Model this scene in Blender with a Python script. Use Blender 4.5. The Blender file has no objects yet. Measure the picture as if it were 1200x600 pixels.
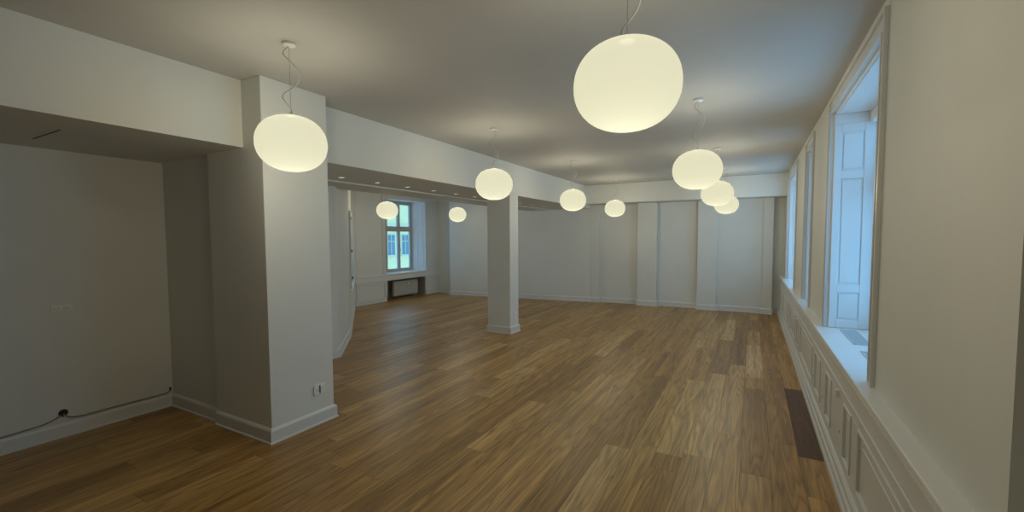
import bpy, bmesh, math, random
from mathutils import Vector, Matrix
random.seed(7)
S = bpy.context.scene
COL = S.collection
PI = math.pi

# ------------------------------------------------------------------ materials
def new_mat(name):
    m = bpy.data.materials.new(name); m.use_nodes = True
    nt = m.node_tree; nt.nodes.clear()
    out = nt.nodes.new('ShaderNodeOutputMaterial')
    return m, nt, out

def N(nt, kind, **kw):
    n = nt.nodes.new(kind)
    for k, v in kw.items():
        if k in n.inputs.keys() if hasattr(n.inputs, 'keys') else False:
            n.inputs[k].default_value = v
        else:
            setattr(n, k, v)
    return n

def paint(name, col, rough=0.6, bump=0.02, scale=60, var=0.03, spec=0.4):
    m, nt, out = new_mat(name)
    p = nt.nodes.new('ShaderNodeBsdfPrincipled')
    p.inputs['Roughness'].default_value = rough
    p.inputs['Specular IOR Level'].default_value = spec
    tc = nt.nodes.new('ShaderNodeNewGeometry')
    n1 = nt.nodes.new('ShaderNodeTexNoise'); n1.inputs['Scale'].default_value = 1.3; n1.inputs['Detail'].default_value = 3
    nt.links.new(tc.outputs['Position'], n1.inputs['Vector'])
    r = nt.nodes.new('ShaderNodeValToRGB')
    r.color_ramp.elements[0].position = .3; r.color_ramp.elements[1].position = .7
    r.color_ramp.elements[0].color = (*[c*(1-var) for c in col], 1)
    r.color_ramp.elements[1].color = (*[min(1, c*(1+var)) for c in col], 1)
    nt.links.new(n1.outputs['Fac'], r.inputs['Fac'])
    nt.links.new(r.outputs['Color'], p.inputs['Base Color'])
    if bump:
        n2 = nt.nodes.new('ShaderNodeTexNoise'); n2.inputs['Scale'].default_value = scale; n2.inputs['Detail'].default_value = 4
        nt.links.new(tc.outputs['Position'], n2.inputs['Vector'])
        b = nt.nodes.new('ShaderNodeBump'); b.inputs['Strength'].default_value = bump*5; b.inputs['Distance'].default_value = .002
        nt.links.new(n2.outputs['Fac'], b.inputs['Height'])
        nt.links.new(b.outputs['Normal'], p.inputs['Normal'])
    nt.links.new(p.outputs[0], out.inputs[0])
    return m

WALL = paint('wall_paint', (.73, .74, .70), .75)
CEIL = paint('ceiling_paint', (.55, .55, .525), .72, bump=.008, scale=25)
TRIM = paint('trim_paint', (.70, .71, .70), .35, bump=.005)
SILLP = paint('sill_paint', (.78, .79, .79), .28, bump=.004)
PLAST = paint('white_plastic', (.82, .81, .78), .35, bump=0)
GREYSLOT = paint('grey_slot', (.10, .095, .085), .6, bump=0)
HOLEM = paint('socket_recess', (.30, .29, .27), .6, bump=0)
BLACK = paint('black_plastic', (.012, .012, .012), .4, bump=0)
CORDM = paint('grey_cord', (.42, .42, .40), .35, bump=0)
CABLE = paint('grey_brown_sheath', (.26, .24, .20), .5, bump=0)
RADM = paint('radiator_enamel', (.55, .55, .50), .4, bump=0)
DARKN = paint('dark_niche_lining', (.30, .27, .23), .9, bump=.05)  # rough niche lining, coloured darker than the room walls
VENTM = paint('vent_grey', (.55, .58, .60), .45, bump=0)
FACADE = paint('facade_render', (.78, .55, .27), .9, bump=.02, scale=8)
FACTRIM = paint('facade_stone', (.62, .48, .30), .8, bump=0)
FRAMEP = paint('window_frame_paint', (.50, .50, .46), .4, bump=0)

def metal(name, col, rough):
    m, nt, out = new_mat(name)
    p = nt.nodes.new('ShaderNodeBsdfPrincipled')
    p.inputs['Base Color'].default_value = (*col, 1); p.inputs['Metallic'].default_value = 1
    n = nt.nodes.new('ShaderNodeTexNoise'); n.inputs['Scale'].default_value = 80
    mr = nt.nodes.new('ShaderNodeMapRange'); mr.inputs['To Min'].default_value = rough*.8; mr.inputs['To Max'].default_value = rough*1.2
    nt.links.new(n.outputs['Fac'], mr.inputs['Value']); nt.links.new(mr.outputs[0], p.inputs['Roughness'])
    nt.links.new(p.outputs[0], out.inputs[0]); return m
STEEL = metal('brushed_steel', (.6, .6, .58), .35)

def glass_mat():
    m, nt, out = new_mat('window_glass')
    t = nt.nodes.new('ShaderNodeBsdfTransparent'); t.inputs[0].default_value = (.93, .97, .96, 1)
    g = nt.nodes.new('ShaderNodeBsdfGlossy'); g.inputs['Roughness'].default_value = .03
    mx = nt.nodes.new('ShaderNodeMixShader'); mx.inputs[0].default_value = .05
    nt.links.new(t.outputs[0], mx.inputs[1]); nt.links.new(g.outputs[0], mx.inputs[2])
    nt.links.new(mx.outputs[0], out.inputs[0]); return m
GLASS = glass_mat()

def dark_glass():
    m, nt, out = new_mat('far_window_glass')
    p = nt.nodes.new('ShaderNodeBsdfPrincipled')
    n = nt.nodes.new('ShaderNodeTexNoise'); n.inputs['Scale'].default_value = .6
    r = nt.nodes.new('ShaderNodeValToRGB'); r.color_ramp.elements[0].color = (.05, .07, .08, 1); r.color_ramp.elements[1].color = (.22, .27, .28, 1)
    nt.links.new(n.outputs['Fac'], r.inputs['Fac']); nt.links.new(r.outputs[0], p.inputs['Base Color'])
    p.inputs['Roughness'].default_value = .12
    nt.links.new(p.outputs[0], out.inputs[0]); return m
FARGLASS = dark_glass()

GT = .16          # share of the bulb's light that the opal glass lets straight through
def opal():
    m, nt, out = new_mat('opal_glass')
    t = nt.nodes.new('ShaderNodeBsdfTransparent'); t.inputs[0].default_value = (1, 1, 1, 1)
    tr = nt.nodes.new('ShaderNodeBsdfTranslucent'); tr.inputs['Color'].default_value = (.036, .0385, .0355, 1)
    mx = nt.nodes.new('ShaderNodeMixShader'); mx.inputs[0].default_value = 1-GT
    nt.links.new(t.outputs[0], mx.inputs[1]); nt.links.new(tr.outputs[0], mx.inputs[2])
    nt.links.new(mx.outputs[0], out.inputs[0]); return m
OPAL = opal()

def glow(name, col, s):
    m, nt, out = new_mat(name)
    e = nt.nodes.new('ShaderNodeEmission'); e.inputs[0].default_value = (*col, 1); e.inputs[1].default_value = s
    nt.links.new(e.outputs[0], out.inputs[0]); return m
SPOTLENS = glow('downlight_lens', (1, .95, .82), .9)

# oak floor: every board carries its own tint and seed; figure comes from noise along the board
def oak():
    m, nt, out = new_mat('oiled_oak')
    L = nt.links.new
    p = nt.nodes.new('ShaderNodeBsdfPrincipled')
    uv = nt.nodes.new('ShaderNodeUVMap'); uv.uv_map = 'board'
    sep = nt.nodes.new('ShaderNodeSeparateXYZ'); L(uv.outputs[0], sep.inputs[0])
    at = nt.nodes.new('ShaderNodeAttribute'); at.attribute_name = 'tint'
    asd = nt.nodes.new('ShaderNodeAttribute'); asd.attribute_name = 'seed'
    def comb(sx, sy, zs=40.):
        a = nt.nodes.new('ShaderNodeMath'); a.operation = 'MULTIPLY'; a.inputs[1].default_value = sx; L(sep.outputs[0], a.inputs[0])
        b = nt.nodes.new('ShaderNodeMath'); b.operation = 'MULTIPLY'; b.inputs[1].default_value = sy; L(sep.outputs[1], b.inputs[0])
        c = nt.nodes.new('ShaderNodeMath'); c.operation = 'MULTIPLY'; c.inputs[1].default_value = zs; L(asd.outputs['Fac'], c.inputs[0])
        v = nt.nodes.new('ShaderNodeCombineXYZ'); L(a.outputs[0], v.inputs[0]); L(b.outputs[0], v.inputs[1]); L(c.outputs[0], v.inputs[2])
        return v
    # cathedral figure: contour lines of a stretched noise field
    v1 = comb(8, .5)
    n1 = nt.nodes.new('ShaderNodeTexNoise'); n1.inputs['Scale'].default_value = 1; n1.inputs['Detail'].default_value = 2.2; n1.inputs['Roughness'].default_value = .45
    L(v1.outputs[0], n1.inputs['Vector'])
    mu = nt.nodes.new('ShaderNodeMath'); mu.operation = 'MULTIPLY'; mu.inputs[1].default_value = 75; L(n1.outputs['Fac'], mu.inputs[0])
    si = nt.nodes.new('ShaderNodeMath'); si.operation = 'SINE'; L(mu.outputs[0], si.inputs[0])
    rr = nt.nodes.new('ShaderNodeMapRange'); rr.inputs['From Min'].default_value = -1; rr.inputs['From Max'].default_value = 1
    pw = nt.nodes.new('ShaderNodeMath'); pw.operation = 'POWER'; pw.inputs[1].default_value = .45
    mr0 = nt.nodes.new('ShaderNodeMapRange'); mr0.inputs['From Min'].default_value = -1; mr0.inputs['From Max'].default_value = 1
    L(si.outputs[0], mr0.inputs['Value']); L(mr0.outputs[0], pw.inputs[0])
    rr.inputs['From Min'].default_value = 0
    L(pw.outputs[0], rr.inputs['Value'])
    # fine straight pores
    v2 = comb(150, 4.5)
    n2 = nt.nodes.new('ShaderNodeTexNoise'); n2.inputs['Scale'].default_value = 1; n2.inputs['Detail'].default_value = 3
    L(v2.outputs[0], n2.inputs['Vector'])
    # broad tonal streaks
    v3 = comb(18, .6)
    n3 = nt.nodes.new('ShaderNodeTexNoise'); n3.inputs['Scale'].default_value = 1; n3.inputs['Detail'].default_value = 4
    L(v3.outputs[0], n3.inputs['Vector'])
    # knots
    v4 = comb(4.5, 1.1)
    vo = nt.nodes.new('ShaderNodeTexVoronoi'); vo.inputs['Scale'].default_value = 1.0; L(v4.outputs[0], vo.inputs['Vector'])
    kn = nt.nodes.new('ShaderNodeMapRange'); kn.inputs['From Min'].default_value = .01; kn.inputs['From Max'].default_value = .09
    kn.inputs['To Min'].default_value = .35; kn.inputs['To Max'].default_value = 1; L(vo.outputs['Distance'], kn.inputs['Value'])
    ramp = nt.nodes.new('ShaderNodeValToRGB'); cr = ramp.color_ramp
    cr.elements[0].position = 0; cr.elements[0].color = (.050, .015, .004, 1)
    cr.elements[1].position = 1; cr.elements[1].color = (.52, .36, .21, 1)
    for pos, c in ((.25, (.215, .112, .028, 1)), (.45, (.33, .184, .052, 1)), (.6, (.41, .245, .083, 1)), (.8, (.52, .345, .15, 1))):
        e = cr.elements.new(pos); e.color = c
    L(at.outputs['Fac'], ramp.inputs['Fac'])
    def mul(col_socket, fac_socket, lo, hi, strength=1.):
        mr = nt.nodes.new('ShaderNodeMapRange'); mr.inputs['To Min'].default_value = lo; mr.inputs['To Max'].default_value = hi
        L(fac_socket, mr.inputs['Value'])
        x = nt.nodes.new('ShaderNodeMix'); x.data_type = 'RGBA'; x.blend_type = 'MULTIPLY'; x.inputs[0].default_value = strength
        L(col_socket, x.inputs[6]); L(mr.outputs[0], x.inputs[7]); return x.outputs[2]
    c = mul(ramp.outputs[0], rr.outputs[0], .68, 1.10)
    c = mul(c, n2.outputs['Fac'], .5, 1.6)
    c = mul(c, n3.outputs['Fac'], .25, 1.95)
    x = nt.nodes.new('ShaderNodeMix'); x.data_type = 'RGBA'; x.blend_type = 'MULTIPLY'; x.inputs[0].default_value = 1
    L(c, x.inputs[6]); L(kn.outputs[0], x.inputs[7]); c = x.outputs[2]
    L(c, p.inputs['Base Color'])
    ro = nt.nodes.new('ShaderNodeMapRange'); ro.inputs['To Min'].default_value = .29; ro.inputs['To Max'].default_value = .46
    L(n2.outputs['Fac'], ro.inputs['Value']); L(ro.outputs[0], p.inputs['Roughness'])
    p.inputs['Specular IOR Level'].default_value = .5
    b = nt.nodes.new('ShaderNodeBump'); b.inputs['Strength'].default_value = .25; b.inputs['Distance'].default_value = .001
    L(n2.outputs['Fac'], b.inputs['Height']); L(b.outputs[0], p.inputs['Normal'])
    L(p.outputs[0], out.inputs[0]); return m
OAK = oak()
JOINT = paint('floor_joint', (.05, .028, .013), .8, bump=0)

# ------------------------------------------------------------------ mesh helpers
def bx(bm, x0, x1, y0, y1, z0, z1, mi=0):
    xs = sorted((x0, x1)); ys = sorted((y0, y1)); zs = sorted((z0, z1))
    v = [bm.verts.new((x, y, z)) for z in zs for y in ys for x in xs]
    for f in ((0, 2, 3, 1), (4, 5, 7, 6), (0, 1, 5, 4), (2, 6, 7, 3), (0, 4, 6, 2), (1, 3, 7, 5)):
        fc = bm.faces.new([v[i] for i in f]); fc.material_index = mi
def obj(name, bm, mats, parent=None, bevel=0, smooth=False, loc=None):
    me = bpy.data.meshes.new(name)
    bmesh.ops.recalc_face_normals(bm, faces=bm.faces)
    bm.to_mesh(me); bm.free()
    for m in (mats if isinstance(mats, (list, tuple)) else [mats]): me.materials.append(m)
    o = bpy.data.objects.new(name, me); COL.objects.link(o)
    if parent: o.parent = parent
    if loc: o.location = loc
    if smooth:
        for p in me.polygons: p.use_smooth = True
    if bevel:
        md = o.modifiers.new('bevel', 'BEVEL'); md.width = bevel; md.segments = 2; md.limit_method = 'ANGLE'; md.angle_limit = .6
    return o
def boxes(name, lst, mats, parent=None, bevel=0, loc=None):
    bm = bmesh.new()
    for b in lst: bx(bm, *b)
    return obj(name, bm, mats, parent, bevel, loc=loc)
def empty(name, loc=(0, 0, 0), rz=0):
    o = bpy.data.objects.new(name, None); COL.objects.link(o); o.location = loc; o.rotation_euler = (0, 0, rz); return o
def tag(o, label=None, cat=None, group=None, kind=None):
    if label: o['label'] = label
    if cat: o['category'] = cat
    if group: o['group'] = group
    if kind: o['kind'] = kind
    return o
def st(o, label=None, cat=None): return tag(o, label, cat, kind='structure')
def prism(bm, poly, z0, z1):
    a = [bm.verts.new((x, y, z0)) for x, y in poly]; b = [bm.verts.new((x, y, z1)) for x, y in poly]
    n = len(poly)
    for i in range(n): bm.faces.new((a[i], a[(i+1) % n], b[(i+1) % n], b[i]))
    bm.faces.new(a[::-1]); bm.faces.new(b)
def tube(bm, pts, r, n=8):
    pts = [Vector(p) for p in pts]; rings = []
    up = Vector((0, 0, 1))
    for i, p in enumerate(pts):
        d = (pts[min(i+1, len(pts)-1)]-pts[max(i-1, 0)]).normalized()
        u = d.cross(up) if abs(d.dot(up)) < .98 else d.cross(Vector((1, 0, 0)))
        u.normalize(); w = d.cross(u)
        rings.append([bm.verts.new(p+r*(math.cos(2*PI*k/n)*u+math.sin(2*PI*k/n)*w)) for k in range(n)])
    for a, b in zip(rings, rings[1:]):
        for k in range(n): bm.faces.new((a[k], a[(k+1) % n], b[(k+1) % n], b[k]))
    bm.faces.new(rings[0][::-1]); bm.faces.new(rings[-1])
def lathe(bm, prof, n=32, axis='z', c=(0, 0, 0)):
    rings = []
    for r, z in prof:
        ring = []
        for k in range(n):
            a = 2*PI*k/n
            q = (r*math.cos(a), r*math.sin(a), z)
            if axis == 'x': q = (z, r*math.cos(a), r*math.sin(a))
            ring.append(bm.verts.new((c[0]+q[0], c[1]+q[1], c[2]+q[2])))
        rings.append(ring)
    for a, b in zip(rings, rings[1:]):
        for k in range(n): bm.faces.new((a[k], a[(k+1) % n], b[(k+1) % n], b[k]))
    bm.faces.new(rings[0][::-1]); bm.faces.new(rings[-1])
def sweep(bm, path, prof, side=1, closed=False):
    """profile (offset to the room side, height) swept along a ground path with mitred corners"""
    P = [Vector(p) for p in path]; n = len(P); rings = []
    for i in range(n):
        def nrm(a, b):
            d = (b-a).normalized(); return Vector((-d.y, d.x))*side
        prev = P[i-1] if (i > 0 or closed) else None
        nxt = P[(i+1) % n] if (i < n-1 or closed) else None
        if prev is None: m = nrm(P[i], nxt)
        elif nxt is None: m = nrm(prev, P[i])
        else:
            a, b = nrm(prev, P[i]), nrm(P[i], nxt)
            m = (a+b)/max(.2, 1+a.dot(b))
        rings.append([bm.verts.new((P[i].x+m.x*o, P[i].y+m.y*o, z)) for o, z in prof])
    k = len(prof)
    rng = range(n) if closed else range(n-1)
    for i in rng:
        a, b = rings[i], rings[(i+1) % n]
        for j in range(k): bm.faces.new((a[j], a[(j+1) % k], b[(j+1) % k], b[j]))
    if not closed:
        bm.faces.new(rings[0][::-1]); bm.faces.new(rings[-1])

# ------------------------------------------------------------------ dimensions (metres)
H = 1.6; CZ = 2.83; BZ = 2.315
YB = -2.2            # wall behind the camera
XW = .585            # face of the window wall
XL = -4.88           # back of the recess
XF = -8.15           # window wall of the side room
BX = -3.507          # face of the long ceiling beam

# floor: one slab under the boards, boards 185 mm wide running down the room
def make_floor():
    bm = bmesh.new()
    uvl = bm.loops.layers.uv.new('board')
    tl = bm.faces.layers.float.new('tint'); sl = bm.faces.layers.float.new('seed')
    w = .185; x0 = -.04-w*50
    special = {  # (x centre): [(y0, y1, tint)]
        .42: [(3.72, 5.36, .06)], .05: [(5.6, 7.3, .86)], .235: [(2.2, 3.9, .42)], -.13: [(7.3, 8.6, .30)], -.5: [(6.7, 7.25, .62), (3.3, 5.2, .66)],
    }
    for i in range(58):
        xa = x0+i*w; xb = min(xa+w, .60)
        if xa > .59: break
        cuts = []
        sp = []
        for k, v in special.items():
            if xa < k < xb: sp = v
        y = YB-.2-random.random()*1.8
        while y < 11.0:
            ln = random.choice((1.1, 1.5, 1.9, 1.9, 2.2))
            nxt = y+ln
            for a, b, t in sp:
                if y < a < nxt and a-y > .05: nxt = a
            t0 = None
            for a, b, t in sp:
                if abs(y-a) < .02: nxt = b; t0 = t
            cuts.append((y, nxt, t0)); y = nxt
        for a, b, t0 in cuts:
            a = max(a, YB-.1); b = min(b, 10.9)
            if b-a < .03: continue
            g = .0008
            t = t0
            if t is None:
                u = random.random()
                t = random.gauss(.48, .075)
                if u < .05: t = .34
                elif u > .96: t = .66
            seed = random.random()*9
            vs = [bm.verts.new(q) for q in ((xa+g, a+g, 0), (xb-g, a+g, 0), (xb-g, b-g, 0), (xa+g, b-g, 0))]
            f = bm.faces.new(vs); f[tl] = max(.0, min(1, t)); f[sl] = seed
            fl = random.random()*20
            for lp, (u, v) in zip(f.loops, ((xa, a), (xb, a), (xb, b), (xa, b))): lp[uvl].uv = (u-xa+seed, v+fl)
            f.material_index = 0
    bx(bm, -9.2, 1.2, YB-.3, 11.2, -.12, -.0012, 1)
    me = bpy.data.meshes.new('floor'); bm.to_mesh(me); bm.free()
    me.materials.append(OAK); me.materials.append(JOINT)
    o = bpy.data.objects.new('floor', me); COL.objects.link(o)
    return o
st(make_floor(), 'oiled oak plank floor running the length of the empty room', 'floor')

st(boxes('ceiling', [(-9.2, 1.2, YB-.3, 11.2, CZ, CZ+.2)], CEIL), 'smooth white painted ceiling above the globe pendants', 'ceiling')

# --- right hand window wall
WIN = [(3.03, 4.72), (5.93, 6.66), (7.95, 9.80)]
SZ = .80; HZ = 2.665; XO = 1.085
wl = [(XW, XO, 1.55, 3.03, SZ, CZ), (XW, XO, 4.72, 5.93, SZ, CZ), (XW, XO, 6.66, 7.95, SZ, CZ), (XW, XO, 9.80, 11.2, SZ, CZ),
      (.74, XO, YB-.3, 1.55, SZ, CZ)]
for a, b in WIN: wl.append((XW, XO, a, b, HZ, CZ))
wl.append((.56, XO, YB-.3, 11.2, 0, SZ-.03))
st(boxes('wall_right', wl, WALL), 'white plastered wall with three deep window openings', 'wall')

# parapet panelling
wp = empty('wainscot', (0, 0, 0))
st(wp, 'white painted frame and panel casing under the long window sill', 'panelling')
PAN = [(YB-.1, .25), (.42, 2.94), (3.13, 3.36), (3.85, 4.12), (4.42, 4.80), (4.97, 6.23), (6.42, 6.70), (6.86, 7.80), (7.95, 8.25), (8.42, 9.55), (9.72, 10.35)]
Z0, Z1 = .20, .555
rails = [(.53, .56, YB-.1, 10.5, Z1, .765), (.53, .56, YB-.1, 10.5, 0, Z0)]
ys = [YB-.1]+[v for p in PAN for v in p]+[10.5]
prev = YB-.1
for a, b in PAN:
    if a > prev: rails.append((.53, .56, prev, a, Z0, Z1))
    prev = b
rails.append((.53, .56, prev, 10.5, Z0, Z1))
boxes('framework', rails, TRIM, wp, bevel=.002)
for a, b in PAN:
    bm = bmesh.new(); w = .016
    for q in ((a, b, Z0, Z0+w), (a, b, Z1-w, Z1), (a, a+w, Z0+w, Z1-w), (b-w, b, Z0+w, Z1-w)):
        bx(bm, .522, .556, *q)
    m = .075 if b-a > .5 else .055
    bx(bm, .538, .5598, a+w, b-w, Z0+w, Z1-w)
    bx(bm, .534, .5598, a+m, b-m, Z0+m, Z1-m)
    obj('panel', bm, TRIM, wp, bevel=.003)
# latches and key holes on the stiles between the narrow doors
for y, z in ((3.56, .555), (6.79, .50)):
    boxes('latch', [(.508, .53, y-.018, y+.018, z-.022, z+.024)], PLAST, wp, bevel=.002)
for y, z in ((3.49, .32), (4.27, .30), (4.88, .30), (6.32, .3)):
    bm = bmesh.new(); lathe(bm, [(.007, -.0015), (.007, .001)], 12, 'x', (.5295, y, z)); obj('keyhole', bm, BLACK, wp)
# moulded ledge, bead and stepped skirting, all running along the wall
tr = [(.518, .53, YB-.1, 10.5, .615, .632), (.508, .53, YB-.1, 10.5, .742, .766), (.516, .53, YB-.1, 10.5, .722, .742)]
st(boxes('trim_1', tr, TRIM, bevel=.004), 'white moulded ledge running under the long window sill', 'moulding')
bm = bmesh.new()
sweep(bm, [(.53, YB-.1), (.53, 10.5)], [(0, 0), (.044, 0), (.044, .028), (.038, .036), (.032, .036), (.032, .075), (.024, .084), (.02, .084), (.02, .115), (.01, .128), (0, .13)], 1)
st(obj('baseboard_right', bm, TRIM), 'white stepped skirting under the window wall panelling', 'baseboard')
# the sill board, with vents let into it
bm = bmesh.new()
bx(bm, .505, .93, YB-.1, 10.52, SZ-.03, SZ)
st(obj('trim_2', bm, SILLP, bevel=.006), 'long white window sill board on top of the panelled parapet', 'sill')

def sill_vent(y0, y1, label):
    t = empty('sill_vent', ((.675+.79)/2, (y0+y1)/2, SZ)); tag(t, label, 'vent', 'grilles in the window sill')
    w, l = .115, y1-y0
    bm = bmesh.new()
    for q in ((-w/2, w/2, -l/2, -l/2+.008), (-w/2, w/2, l/2-.008, l/2), (-w/2, -w/2+.008, -l/2, l/2), (w/2-.008, w/2, -l/2, l/2)): bx(bm, *q, .0005, .005)
    obj('frame', bm, VENTM, t)
    bm = bmesh.new(); k = int(l/.016)
    bx(bm, -w/2+.008, w/2-.008, -l/2+.008, l/2-.008, .0004, .0012)
    for i in range(k):
        y = -l/2+.012+i*(l-.024)/max(1, k-1); bx(bm, -w/2+.008, w/2-.008, y-.003, y+.003, .001, .004)
    obj('slats', bm, VENTM, t)
sill_vent(4.02, 4.60, 'narrow grey slatted grille in the sill near the panelled shutter of the nearest window')
sill_vent(3.22, 3.79, 'narrow grey slatted grille in the sill partly cut off by the near wall')

def sash(parent, T, w, h, z0, trans, cols=2):
    """window frame in a local plane: u across, v depth; T maps (u, v, z) to the world"""
    def B(bm, u0, u1, v0, v1, za, zb):
        vs = [bm.verts.new(T(u, v, z)) for z in (za, zb) for v in (v0, v1) for u in (u0, u1)]
        for f in ((0, 2, 3, 1), (4, 5, 7, 6), (0, 1, 5, 4), (2, 6, 7, 3), (0, 4, 6, 2), (1, 3, 7, 5)): bm.faces.new([vs[i] for i in f])
    fr = .05
    bm = bmesh.new()
    B(bm, -w/2, -w/2+fr, 0, .07, z0, z0+h); B(bm, w/2-fr, w/2, 0, .07, z0, z0+h)
    B(bm, -w/2+fr, w/2-fr, 0, .07, z0, z0+fr); B(bm, -w/2+fr, w/2-fr, 0, .07, z0+h-fr, z0+h)
    B(bm, -w/2+fr, w/2-fr, -.01, .07, trans-.03, trans+.03)
    for i in range(1, cols):
        u = -w/2+w*i/cols; B(bm, u-.03, u+.03, -.012, .07, z0+fr, z0+h-fr)
    obj('window_frame', bm, FRAMEP, parent)
    for i in range(cols):
        ua = -w/2+fr+i*(w-2*fr)/cols; ub = ua+(w-2*fr)/cols
        for za, zb in ((z0+fr, trans-.03), (trans+.03, z0+h-fr)):
            bm = bmesh.new(); s = .038
            a, b = ua+.012, ub-.012
            B(bm, a, a+s, .01, .055, za, zb); B(bm, b-s, b, .01, .055, za, zb); B(bm, a+s, b-s, .01, .055, za, za+s); B(bm, a+s, b-s, .01, .055, zb-s, zb)
            c = obj('casement', bm, FRAMEP, parent)
            bm = bmesh.new(); B(bm, a+s, b-s, .03, .034, za+s, zb-s)
            obj('glass', bm, GLASS, c)
    bm = bmesh.new(); u = 0 if cols == 2 else -w/2+w/cols
    B(bm, u-.008, u+.008, -.05, -.012, z0+.62, z0+.64); B(bm, u-.008, u+.008, -.05, -.04, z0+.52, z0+.64)
    obj('handle', bm, STEEL, parent)

def reveal_panel(bm, X0, X1, Yf, sgn, z0, z1, splits):
    """panelled shutter face lying on a plane Y=Yf, facing sgn"""
    d = .022*sgn
    bx(bm, X0, X1, Yf, Yf+d*.5, z0, z1)
    def fr(a, b, c, e): bx(bm, a, b, Yf+d*.5, Yf+d, c, e)
    m = .05; n = .115
    fr(X0, X0+m, z0, z1); fr(X1-n, X1, z0, z1)
    for s in splits: fr(X0+m, X1-n, s-.035, s+.035)
    fr(X0+m, X1-n, z0, z0+.07); fr(X0+m, X1-n, z1-.07, z1-.0)
    zz = [z0+.035]+list(splits)+[z1-.035]
    for a, b in zip(zz, zz[1:]):
        bx(bm, X0+m+.016, X1-n-.016, Yf+d*.5, Yf+d*.8, a+.035+.018, b-.035-.018)

names = ['nearest', 'middle narrow', 'farthest']
for i, (a, b) in enumerate(WIN):
    t = empty('window_%d' % (i+1), (XW, (a+b)/2, SZ)); st(t, 'deep white %s window in the right hand wall with panelled reveals' % names[i], 'window')
    t.location = (0, 0, 0)
    yc = (a+b)/2; w = b-a-.16
    sash(t, lambda u, v, z, yc=yc: (.93+v, yc+u, z), w+.16, HZ-SZ, SZ, 2.05, 2)
    # boxed shutters in the reveals
    for Yf, sg in ((b-.0005, -1), (a+.0005, 1)):
        bm = bmesh.new()
        reveal_panel(bm, .605, .929, Yf, sg, SZ+.002, HZ-.10, (1.15, 2.13))
        bx(bm, .60, .929, Yf, Yf+sg*.03, HZ-.10, HZ-.018)
        obj('shutter', bm, SILLP, t, bevel=.003)
    bm = bmesh.new()
    bx(bm, .605, .93, a+.03, b-.03, HZ-.018, HZ-.0005)
    bx(bm, .62, .915, a+.08, b-.08, HZ-.026, HZ-.018)
    obj('head_board', bm, SILLP, t, bevel=.002)
    bm = bmesh.new()
    bx(bm, .84, .93, a+.046, b-.046, HZ-.12, HZ-.026)
    obj('pelmet', bm, SILLP, t, bevel=.006)
    # casing on the room side
    bm = bmesh.new()
    c = .115 if i == 0 else .03; cf = .03; ch = .115
    top = 2.775
    for XW0, x, lo, hi in ((XW, .578, 0., 1.), (.578, .562, .82, 1.), (.578, .571, .0, .12)):
        zt = HZ+ch*hi*.9; zb = HZ+ch*lo*.9
        bx(bm, x, XW0, a-c*hi, a-c*lo, SZ, zt)
        bx(bm, x, XW0, b+cf*lo, b+cf*hi, SZ, zt)
        bx(bm, x, XW0, a-c*lo, b+cf*lo, zb, zt)
    obj('casing', bm, TRIM, t, bevel=.002)

# --- left recess, pier, beam
st(boxes('wall_left', [(XL-.2, XL, YB-.3, 3.99, 0, CZ)], WALL), 'blank white wall at the back of the recess', 'wall')
st(boxes('wall_recess', [(XL, -4.031, 2.055, 2.6, 0, CZ)], WALL), 'narrow white wall closing the recess beside the wide column', 'wall')
st(boxes('ceiling_beam', [(XL, BX, YB-.3, 2.0195, BZ, CZ), (XL, -4.031, 2.0195, 2.055, BZ, CZ),
                          (-4.5, BX, 2.6005, 10.4, BZ, CZ), (-5.1, -4.5, 2.6005, 10.4, BZ-.02, CZ)], WALL),
   'long white boxed ceiling beam with low flat underside', 'beam')

BASE = [(0, .0), (.028, .0), (.028, .010), (.019, .016), (.019, .098), (.013, .110), (.005, .117), (0, .118)]
def column(x0, x1, y0, y1, z1, label, path, closed):
    t = empty('column', ((x0+x1)/2, (y0+y1)/2, 0)); tag(t, label, 'column', 'white square columns')
    cx, cy = t.location.x, t.location.y
    boxes('shaft', [(x0-cx, x1-cx, y0-cy, y1-cy, 0, z1-.0005)], WALL, t, bevel=.004)
    bm = bmesh.new(); sweep(bm, [(x-cx, y-cy) for x, y in path], BASE, -1 if not closed else -1, closed)
    obj('baseboard', bm, TRIM, t)
    return t
column(-4.03, -3.262, 2.02, 2.60, CZ, 'wide white column nearest the camera with grey white baseboard', [(-4.03, 2.02), (-3.262, 2.02), (-3.262, 2.60), (-3.50, 2.60)], False)
column(-3.945, -3.507, 6.31, 6.60, BZ, 'slender white freestanding column in the middle of the oak floor', [(-3.945, 6.31), (-3.507, 6.31), (-3.507, 6.60), (-3.945, 6.60)], True)
for t in [o for o in COL.objects if o.name.startswith('column')]: del t['group']

bm = bmesh.new(); sweep(bm, [(XL, YB-.1), (XL, 2.055), (-4.031, 2.055)], BASE, -1)
st(obj('baseboard_left', bm, TRIM), 'grey white baseboard round the foot of the recess walls', 'baseboard')

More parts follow.
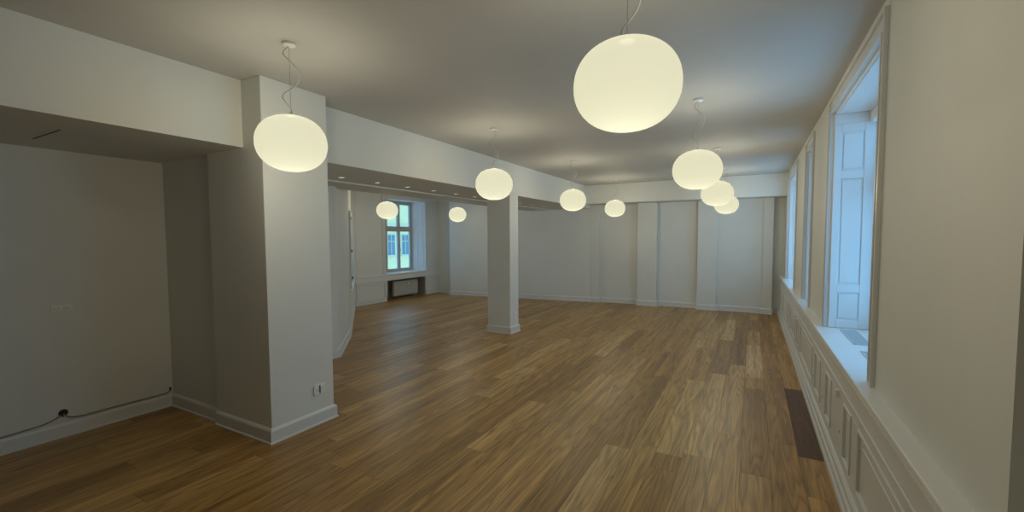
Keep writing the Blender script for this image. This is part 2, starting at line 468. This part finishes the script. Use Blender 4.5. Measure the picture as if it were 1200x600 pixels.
# cranked wall leading into the side room, with its own window
A0, A1, A2 = (XL, 3.99), (-5.74, 4.915), (-8.2, 7.18)
bm = bmesh.new()
d1 = Vector((A1[0]-A0[0], A1[1]-A0[1])).normalized(); n1 = Vector((-d1.y, d1.x))  # points away from the side room
if n1.x > 0: n1 = -n1
prism(bm, [A0, A1, (A1[0]-.28, A1[1]-.30), (XL-.2, 3.6), (XL, 3.6)][:4]+[(XL-.001, 3.6)], 0, CZ)
st(obj('wall_crank', bm, WALL), 'short angled white wall past the wide column', 'wall')
d2 = Vector((A2[0]-A1[0], A2[1]-A1[1])); L2 = d2.length; d2.normalize(); n2 = Vector((d2.y, -d2.x))
if n2.x < 0: n2 = -n2   # towards the room
def T2(u, v, z): return (A1[0]+d2.x*u-n2.x*v, A1[1]+d2.y*u-n2.y*v, z)
def B2(bm, u0, u1, v0, v1, z0, z1):
    vs = [bm.verts.new(T2(u, v, z)) for z in (z0, z1) for v in (v0, v1) for u in (u0, u1)]
    for f in ((0, 2, 3, 1), (4, 5, 7, 6), (0, 1, 5, 4), (2, 6, 7, 3), (0, 4, 6, 2), (1, 3, 7, 5)): bm.faces.new([vs[i] for i in f])
ua, ub = .9, 2.3
bm = bmesh.new()
B2(bm, 0, ua, 0, .4, 0, CZ); B2(bm, ub, L2+.3, 0, .4, 0, CZ); B2(bm, ua, ub, 0, .4, 0, .69); B2(bm, ua, ub, 0, .4, 2.02, CZ)
st(obj('wall_angled', bm, WALL), 'white wall of the side room seen almost edge on', 'wall')
t = empty('window_5'); st(t, 'white casement window in the wall seen almost edge on', 'window')
sash(t, lambda u, v, z: T2(u+(ua+ub)/2, v+.2, z), ub-ua, 1.32, .695, 1.6, 2)
bm = bmesh.new()
for q in ((ua-.1, ua), (ub, ub+.1)): B2(bm, q[0], q[1], -.03, 0, .69, 2.10)
B2(bm, ua, ub, -.03, 0, 2.02, 2.10)
obj('casing', bm, TRIM, t)
for z in (1.35, .86):
    bm = bmesh.new(); B2(bm, ua+.03, ua+.07, -.05, -.0, z, z+.045); obj('hinge', bm, BLACK, t)
bm = bmesh.new(); B2(bm, .6, L2-.02, -.045, 0, .665, .69); st(obj('trim_3', bm, SILLP), 'white sill board on the edge-on wall', 'sill')
bm = bmesh.new(); sweep(bm, [(XL, 2.62), A0, A1], BASE, -1); st(obj('baseboard_crank', bm, TRIM), 'grey white baseboard turning the corner of the short angled wall', 'baseboard')
bm = bmesh.new(); sweep(bm, [A1, A2], BASE, -1); st(obj('baseboard_angled', bm, TRIM), 'baseboard of the edge-on wall', 'baseboard')

# side room window wall
oy0, oy1, oz0, oz1 = 8.15, 9.70, .69, 2.64
ny0, ny1, nz1 = 8.19, 9.68, .515
XB = XF-.55
st(boxes('wall_side', [(XB, XF, 7.0, oy0, 0, CZ), (XB, XF, oy1, 10.8, 0, CZ), (XB, XF, oy0, oy1, oz1, CZ), (XB, XF, oy0, oy1, nz1, oz0-.03),
                       (XB, XB+.2, oy0, oy1, 0, nz1)], WALL), 'white window wall at the far side room', 'wall')
st(boxes('trim_4', [(XF-.3, XF+.05, 7.16, 8.15, .655, .685), (XF-.36, XF+.05, 8.15, 9.7, .66, .69), (XF-.3, XF+.05, 9.7, 10.28, .655, .685), (XF, XF+.032, 7.16, 10.28, .53, .655)], SILLP, bevel=.004), 'white sill ledge running under the side room window', 'sill')
t = empty('window_4'); st(t, 'tall four pane window in the side room with neighbouring facade behind', 'window')
sash(t, lambda u, v, z: (XF-.36-v, 9.04+u, z), 1.06, oz1-oz0-.03, oz0, 1.855, 2)
bm = bmesh.new()   # splayed panelled reveals
for (xa, ya), (xb, yb), s in (((XF, oy1), (XF-.36, 9.57), -1), ((XF, oy0), (XF-.36, 8.51), 1)):
    prism(bm, [(xa, ya), (xb, yb), (xb, ya)] if s < 0 else [(xa, ya), (xb, ya), (xb, yb)], oz0, oz1-.03)
obj('reveal', bm, SILLP, t)
bm = bmesh.new()
for za, zb in ((.78, 1.80), (1.92, 2.5)):
    for ta, tb in ((.14, .46), (.56, .90)):
        p = lambda q, off: (XF-.36*q-off*.34, oy1-.13*q-off*.94)
        a, b, c, d = p(ta, .0), p(tb, .0), p(tb, .012), p(ta, .012)
        prism(bm, [a, b, c, d], za, zb)
obj('shutter', bm, SILLP, t, bevel=.003)
boxes('head_board', [(XF-.36, XF, oy0, oy1, oz1-.03, oz1-.0005)], SILLP, t)
boxes('casing', [(XF, XF+.02, oy0-.09, oy0, .69, oz1+.09), (XF, XF+.02, oy1, oy1+.09, .69, oz1+.09), (XF, XF+.02, oy0, oy1, oz1, oz1+.09)], TRIM, t, bevel=.003)
boxes('transom_cover', [(XF-.375, XF-.36, 8.56, 9.52, 1.835, 1.875)], FRAMEP, t)

st(boxes('trim_5', [(XF, XF+.02, 7.20, 7.30, .12, .53), (XF, XF+.02, 8.10, 8.19, .12, .53), (XF, XF+.02, 7.30, 8.10, .45, .53), (XF, XF+.02, 9.68, 9.76, .12, .53),
                    (XF, XF+.012, 7.20, 7.27, .69, CZ)], TRIM, bevel=.002), 'white panel moulding below the side room sill', 'moulding')
bm = bmesh.new(); sweep(bm, [(XF, 7.16), (XF, 8.17)], BASE, -1); sweep(bm, [(XF, 9.70), (XF, 10.26), (-7.5, 10.26)], BASE, -1)
st(obj('baseboard_side', bm, TRIM), 'white baseboard of the side room window wall', 'baseboard')

# radiator in its niche
t = empty('radiator', (XF-.14, 9.0, .07)); tag(t, 'flat white panel radiator in the dark niche under the four pane window', 'radiator')
bm = bmesh.new(); bx(bm, -.05, .02, -.44, .50, 0, .385)
for i in range(28):
    y = -.42+i*.9/27; bx(bm, .02, .026, y-.010, y+.010, .03, .355)
obj('panel', bm, RADM, t, bevel=.004)
bm = bmesh.new(); lathe(bm, [(.022, 0), (.026, .01), (.026, .05), (.02, .058)], 16, 'x', (.026, .05, .31)); obj('thermostat_knob', bm, PLAST, t)
bm = bmesh.new(); tube(bm, [(-.01, .46, 0), (-.01, .46, -.07)], .009); obj('pipe', bm, RADM, t)
bm = bmesh.new(); tube(bm, [(-.01, .40, 0), (-.01, .40, -.07)], .009); obj('pipe', bm, RADM, t)
st(boxes('trim_6', [(XB+.2, XB+.21, ny0, ny1, 0, nz1), (XB+.2, XF, oy0, oy0+.04, 0, nz1), (XB+.2, XF, oy1-.04, oy1, 0, nz1)], DARKN), 'dark lining of the radiator niche', 'niche')

# far wall with shallow piers and its own beam
st(boxes('wall_far', [(-3.53, 1.1, 10.56, 10.8, 0, CZ), (-3.53, -3.30, 10.45, 10.56, 0, 2.40), (-3.30, -3.22, 10.50, 10.56, 0, 2.40),
                      (-2.36, -1.93, 10.42, 10.56, 0, 2.40), (-1.055, -.66, 10.42, 10.56, 0, 2.40), (-.66, .20, 10.47, 10.56, 0, 2.40),
                      (.20, .375, 10.40, 10.56, 0, 2.40)], WALL, bevel=.003), 'white far end wall divided by shallow flat piers', 'wall')
st(boxes('trim_7', [(-1.93+.02, -1.055-.02, 10.55, 10.56, 2.33, 2.37), (-3.2, -2.38, 10.55, 10.56, 2.33, 2.37)], TRIM), 'thin white rail above the far wall bays', 'moulding')
st(boxes('ceiling_beam', [(BX, XW-.0005, 10.0, 10.56, 2.395, CZ)], WALL, bevel=.003), 'white boxed beam crossing the top of the far wall', 'beam')
bm = bmesh.new(); prism(bm, [(-7.49, 9.97), (-3.53, 10.42), (-3.53, 10.8), (-7.49, 10.8)], 0, CZ)
st(obj('wall_back', bm, WALL), 'white end wall of the side room behind the slender column', 'wall')
st(boxes('wall_corner', [(XF-.3, -7.49, 10.28, 10.8, 0, CZ)], WALL), 'white set back wall beside the side room window', 'wall')
bm = bmesh.new()
sweep(bm, [(-7.49, 10.25), (-7.49, 9.97), (-3.53, 10.42), (-3.53, 10.45), (-3.30, 10.45), (-3.30, 10.50), (-3.22, 10.50), (-3.22, 10.56), (-2.36, 10.56), (-2.36, 10.42), (-1.93, 10.42), (-1.93, 10.56), (-1.055, 10.56),
           (-1.055, 10.42), (-.66, 10.42), (-.66, 10.47), (.20, 10.47), (.20, 10.40), (.375, 10.40), (.375, 10.56), (.53, 10.56)], BASE, -1)
st(obj('baseboard_far', bm, TRIM), 'white baseboard following the piers of the far wall', 'baseboard')
# behind the camera
st(boxes('wall_rear', [(-9.2, 1.2, YB-.3, YB, 0, CZ)], WALL), 'white wall behind the viewpoint', 'wall')
# shell that closes the rest of the building
st(boxes('wall_outer', [(-9.2, -9.0, 10.8, 11.2, 0, CZ), (-9.0, 1.2, 10.8, 11.0, 0, CZ)], WALL), 'outer end wall', 'wall')

# ------------------------------------------------------------------ pendant lamps
RG, HG = .211, .174
def make_pendant(drop):
    """origin at the ceiling; globe centre hangs 'drop' below"""
    t = empty('globe_pendant', (0, 0, CZ))
    bm = bmesh.new(); prof = []
    n = 56
    for i in range(n+1):
        a = -PI/2+PI*i/n
        c, s = math.cos(a), math.sin(a)
        r = RG*abs(c)**.86; z = HG*(abs(s)**.95)*(1 if s >= 0 else -1)
        prof.append((max(r, .0005), z-drop))
    lathe(bm, prof, 72)
    g = obj('opal_globe', bm, OPAL, t, smooth=True)
    bm = bmesh.new(); lathe(bm, [(.030, -drop+HG+.001), (.030, -drop+HG+.006), (.022, -drop+HG+.010), (.006, -drop+HG+.022)], 24)
    obj('collar', bm, PLAST, t, smooth=False)
    bm = bmesh.new(); lathe(bm, [(.040, -.0005), (.041, -.006), (.039, -.014), (.012, -.020)], 32); obj('ceiling_rose', bm, PLAST, t)
    bm = bmesh.new(); tube(bm, [(0, 0, -.02), (0, 0, -drop+HG+.02)], .0016, 6); obj('suspension_wire', bm, STEEL, t)
    top = -.02; bot = -drop+HG+.012; pts = []
    m = 60
    for i in range(m+1):
        f = i/m; z = top+(bot-top)*f
        a = 2*PI*1.45*f+.4; amp = .058*math.sin(PI*f)**.5*(1-.2*f)+.004
        pts.append((amp*math.cos(a), amp*math.sin(a), z))
    bm = bmesh.new(); tube(bm, pts, .0028, 6); obj('power_cord', bm, CORDM, t, smooth=True)
    ld = bpy.data.lights.new('bulb', 'POINT'); ld.energy = PW; ld.color = (1.0, .90, .68); ld.shadow_soft_size = .10
    lo = bpy.data.objects.new('bulb', ld); COL.objects.link(lo); lo.parent = t; lo.location = (0, 0, -drop-.008)
    return t
PW = 55
def dup(root):
    r = root.copy(); COL.objects.link(r)
    for ch in list(root.children):
        c = ch.copy(); COL.objects.link(c); c.parent = r
    return r
G_ = 'opal globe pendants in the room'
proto = make_pendant(CZ-2.205)
LAMPS = [(-.455, 1.787, 'large lit opal globe hanging nearest the camera over the window side', .3),
         (-.45, 4.29, 'lit opal globe second along the window side, partly covering another globe', 2.4),
         (-.445, 6.75, 'lit opal globe third along the window side, overlapping the globes before and behind', 1.2),
         (-.44, 9.12, 'farthest lit opal globe on the window side, half hidden behind two others', .5),
         (-2.585, 1.797, 'lit opal globe hanging in front of the wide column', 3.0),
         (-2.575, 4.27, 'lit opal globe hanging in front of the slender column top', .2),
         (-2.56, 6.71, 'lit opal globe before the meeting of the long beam and the far wall', 2.),
         (-2.53, 9.08, 'small lit opal globe hanging close to the narrow bay of the far wall', 1.)]
for i, (x, y, lb, rz) in enumerate(LAMPS):
    o = proto if i == 0 else dup(proto)
    o.location = (x, y, CZ); o.rotation_euler = (0, 0, rz); tag(o, lb, 'lamp', G_)
low = make_pendant(CZ-2.165)
for i, (x, y, lb, rz) in enumerate([(-6.45, 6.53, 'small lit opal globe in front of the four pane side room window', 1.5), (-6.25, 8.65, 'smallest lit opal globe in the side room, before its plain end wall', .4)]):
    o = low if i == 0 else dup(low)
    o.location = (x, y, CZ); o.rotation_euler = (0, 0, rz); tag(o, lb, 'lamp', G_)

# ------------------------------------------------------------------ recessed downlights in the beam's underside
def make_downlight():
    t = empty('downlight')
    bm = bmesh.new(); lathe(bm, [(.045, -.0005), (.045, -.004), (.034, -.007), (.032, -.002)], 28); obj('ring', bm, PLAST, t)
    bm = bmesh.new(); lathe(bm, [(.031, -.004), (.031, -.0045), (.010, -.0068)], 24); obj('lens', bm, SPOTLENS, t)
    return t
dl = make_downlight(); k = 0
ORD = ['first from the wide column', 'second from the wide column', 'third from the wide column', 'fourth from the wide column', 'fifth from the wide column', 'sixth from the wide column',
       'just beyond the slender column', 'second beyond the slender column', 'third beyond the slender column', 'fourth beyond the slender column', 'last before the far wall']
for i in range(11):
    y = 3.54+.56*i
    o = dl if i == 0 else dup(dl)
    o.location = (-4.21, y, BZ); tag(o, 'round white recessed downlight under the long beam, %s' % ORD[i], 'downlight', 'downlights under the long beam')

def slot_diffuser():
    t = empty('slot_vent', (-4.22, 1.11, BZ)); tag(t, 'thin dark slot vent in the low soffit of the recess', 'vent')
    boxes('frame', [(-.265, .265, -.014, -.009, -.003, -.0005), (-.265, .265, .009, .014, -.003, -.0005)], PLAST, t)
    boxes('slot', [(-.26, .26, -.009, .009, -.0015, -.0005)], GREYSLOT, t)
slot_diffuser()

# ------------------------------------------------------------------ wall sockets
def socket(name_loc, rz, w, h, n, label, vert=False):
    t = empty('wall_socket', name_loc, rz); tag(t, label, 'socket')     # local +X points out of the wall
    boxes('cover_plate', [(.0005, .008, -w/2, w/2, -h/2, h/2)], PLAST, t, bevel=.002)
    for k in range(n):
        c = (k-(n-1)/2)*(h if vert else w)/n
        cy, cz = (0, c) if vert else (c, 0)
        s = min(w, h)*.36 if not vert else .026
        f = boxes('socket_insert', [(.008, .011, cy-s, cy+s, cz-s, cz+s)], PLAST, t, bevel=.001)
        hl = [(.0108, .0112, cy-.012, cy-.008, cz-.004, cz+.004), (.0108, .0114, cy+.007, cy+.012, cz-.004, cz+.004), (.0108, .0114, cy-.003, cy+.003, cz-.014, cz-.010)]
        boxes('pin_hole', hl, HOLEM, f)
socket((XL, 1.316, 1.05), 0, .125, .055, 2, 'double white socket low relief on the blank recess wall')
socket((-3.262, 2.452, .30), 0, .10, .09, 2, 'white double socket near the foot of the wide column')
socket((-3.507, 6.465, .27), 0, .075, .12, 2, 'small white socket near the foot of the slender column', True)

# ------------------------------------------------------------------ cables and round wall box on the recess wall
t = empty('junction_box', (XL, 1.288, .195)); tag(t, 'round open black wall box with rough white plaster rim above the baseboard', 'junction box')
bm = bmesh.new(); lathe(bm, [(.030, .0004), (.030, .002)], 24, 'x'); obj('black_cup', bm, BLACK, t)
bm = bmesh.new()
nn = 28; rings = []
for r, x in ((.030, .0035), (.036, .006), (.045, .0006)):
    rings.append([bm.verts.new((x, (r+random.uniform(-.002, .002)*(r > .04))*math.cos(2*PI*k/nn), (r+random.uniform(-.003, .003)*(r > .04))*math.sin(2*PI*k/nn))) for k in range(nn)])
for a, b in zip(rings, rings[1:]):
    for k in range(nn): bm.faces.new((a[k], a[(k+1) % nn], b[(k+1) % nn], b[k]))
obj('plaster_rim', bm, WALL, t)
def cable(name, pts, label, tip=None):
    # smooth the way points
    P = [Vector(p) for p in pts]; out = []
    for i in range(len(P)-1):
        p0, p1, p2, p3 = P[max(i-1, 0)], P[i], P[i+1], P[min(i+2, len(P)-1)]
        for s in range(8):
            u = s/8
            out.append(.5*((2*p1)+(-p0+p2)*u+(2*p0-5*p1+4*p2-p3)*u*u+(-p0+3*p1-3*p2+p3)*u**3))
    out.append(P[-1])
    t = empty(name, (0, 0, 0)); tag(t, label, 'cable', 'cables above the recess baseboard')
    bm = bmesh.new(); tube(bm, out, .0055, 8); obj('sheath', bm, CABLE, t, smooth=True)
    if tip:
        bm = bmesh.new(); tube(bm, tip, .008, 8); obj('end_cap', bm, BLACK, t)
cx_ = XL+.007
cable('cable', [(cx_, YB, .134), (cx_, .2, .132), (cx_, .9, .130), (cx_, 1.05, .134), (cx_, 1.17, .142), (cx_, 1.235, .160), (cx_+.004, 1.272, .182)], 'grey brown cable lying along the baseboard from the room corner to the round wall box')
cable('cable', [(cx_+.004, 1.285, .186), (cx_+.002, 1.33, .148), (cx_, 1.40, .134), (cx_, 1.50, .135), (cx_, 1.75, .134), (cx_, 1.96, .132), (cx_, 2.01, .137), (cx_, 2.03, .155)],
      'grey brown cable from the round wall box to the inner corner, black capped end', [(cx_, 2.03, .153), (cx_, 2.032, .180)])

# ------------------------------------------------------------------ the building across the yard
XA = -24.
t = empty('exterior_building', (XA, 26, -6)); tag(t, 'pale yellow green neighbouring facade seen through the four pane window', 'building')
bm = bmesh.new(); bx(bm, -3, 0, -14, 14, 0, 14); obj('facade', bm, FACADE, t)
boxes('cornice', [(0, .12, -14, 14, 8.55, 8.68)], FACTRIM, t)
first = None
for fz in (1.9, 6.35, 10.4):
    for k in range(-5, 6):
        y = -1.38+1.52*k; h = 1.6 if fz < 10 else 1.8
        if first is None or True:
            w = boxes('window', [(0, .05, y-.44, y-.37, fz-.05, fz+h), (0, .05, y+.37, y+.44, fz-.05, fz+h), (0, .05, y-.37, y+.37, fz+h-.08, fz+h), (0, .09, y-.48, y+.48, fz-.12, fz), (0, .045, y-.025, y+.025, fz, fz+h-.08),
                                 (0, .045, y-.37, y+.37, fz+1.0, fz+1.05)], FACTRIM, t)
            boxes('pane', [(0, .02, y-.37, y+.37, fz, fz+h-.08)], FARGLASS, w)

# ------------------------------------------------------------------ light and sky
W = bpy.data.worlds.new('sky'); S.world = W; W.use_nodes = True
nt = W.node_tree; nt.nodes.clear()
bg = nt.nodes.new('ShaderNodeBackground'); ow = nt.nodes.new('ShaderNodeOutputWorld')
bg.inputs[0].default_value = (.23, .57, 1., 1); bg.inputs[1].default_value = 3.2
nt.links.new(bg.outputs[0], ow.inputs[0])

# ------------------------------------------------------------------ camera
M = [[0.8763587787341114, 0.4816390610321347, -0.00437102090366504], [0.022131934620040695, -0.0493318422583687, -0.9985372035179109], [-0.48115015162174785, 0.8749801050466686, -0.053891997243468825]]
F, CY = 511.737675709834, 306.4041822422868
cam = bpy.data.cameras.new('camera'); co = bpy.data.objects.new('camera', cam); COL.objects.link(co)
R = Matrix(((M[0][0], -M[1][0], -M[2][0]), (M[0][1], -M[1][1], -M[2][1]), (M[0][2], -M[1][2], -M[2][2])))
co.matrix_world = Matrix.Translation((0, 0, H)) @ R.to_4x4()
cam.sensor_fit = 'HORIZONTAL'; cam.sensor_width = 36; cam.lens = F/1200*36; cam.shift_y = (CY-300)/1200; cam.clip_start = .02; cam.clip_end = 200
S.camera = co
S.view_settings.view_transform = 'Standard'; S.view_settings.look = 'None'; S.view_settings.gamma = 1; S.view_settings.exposure = 0
S.view_settings.use_curve_mapping = False
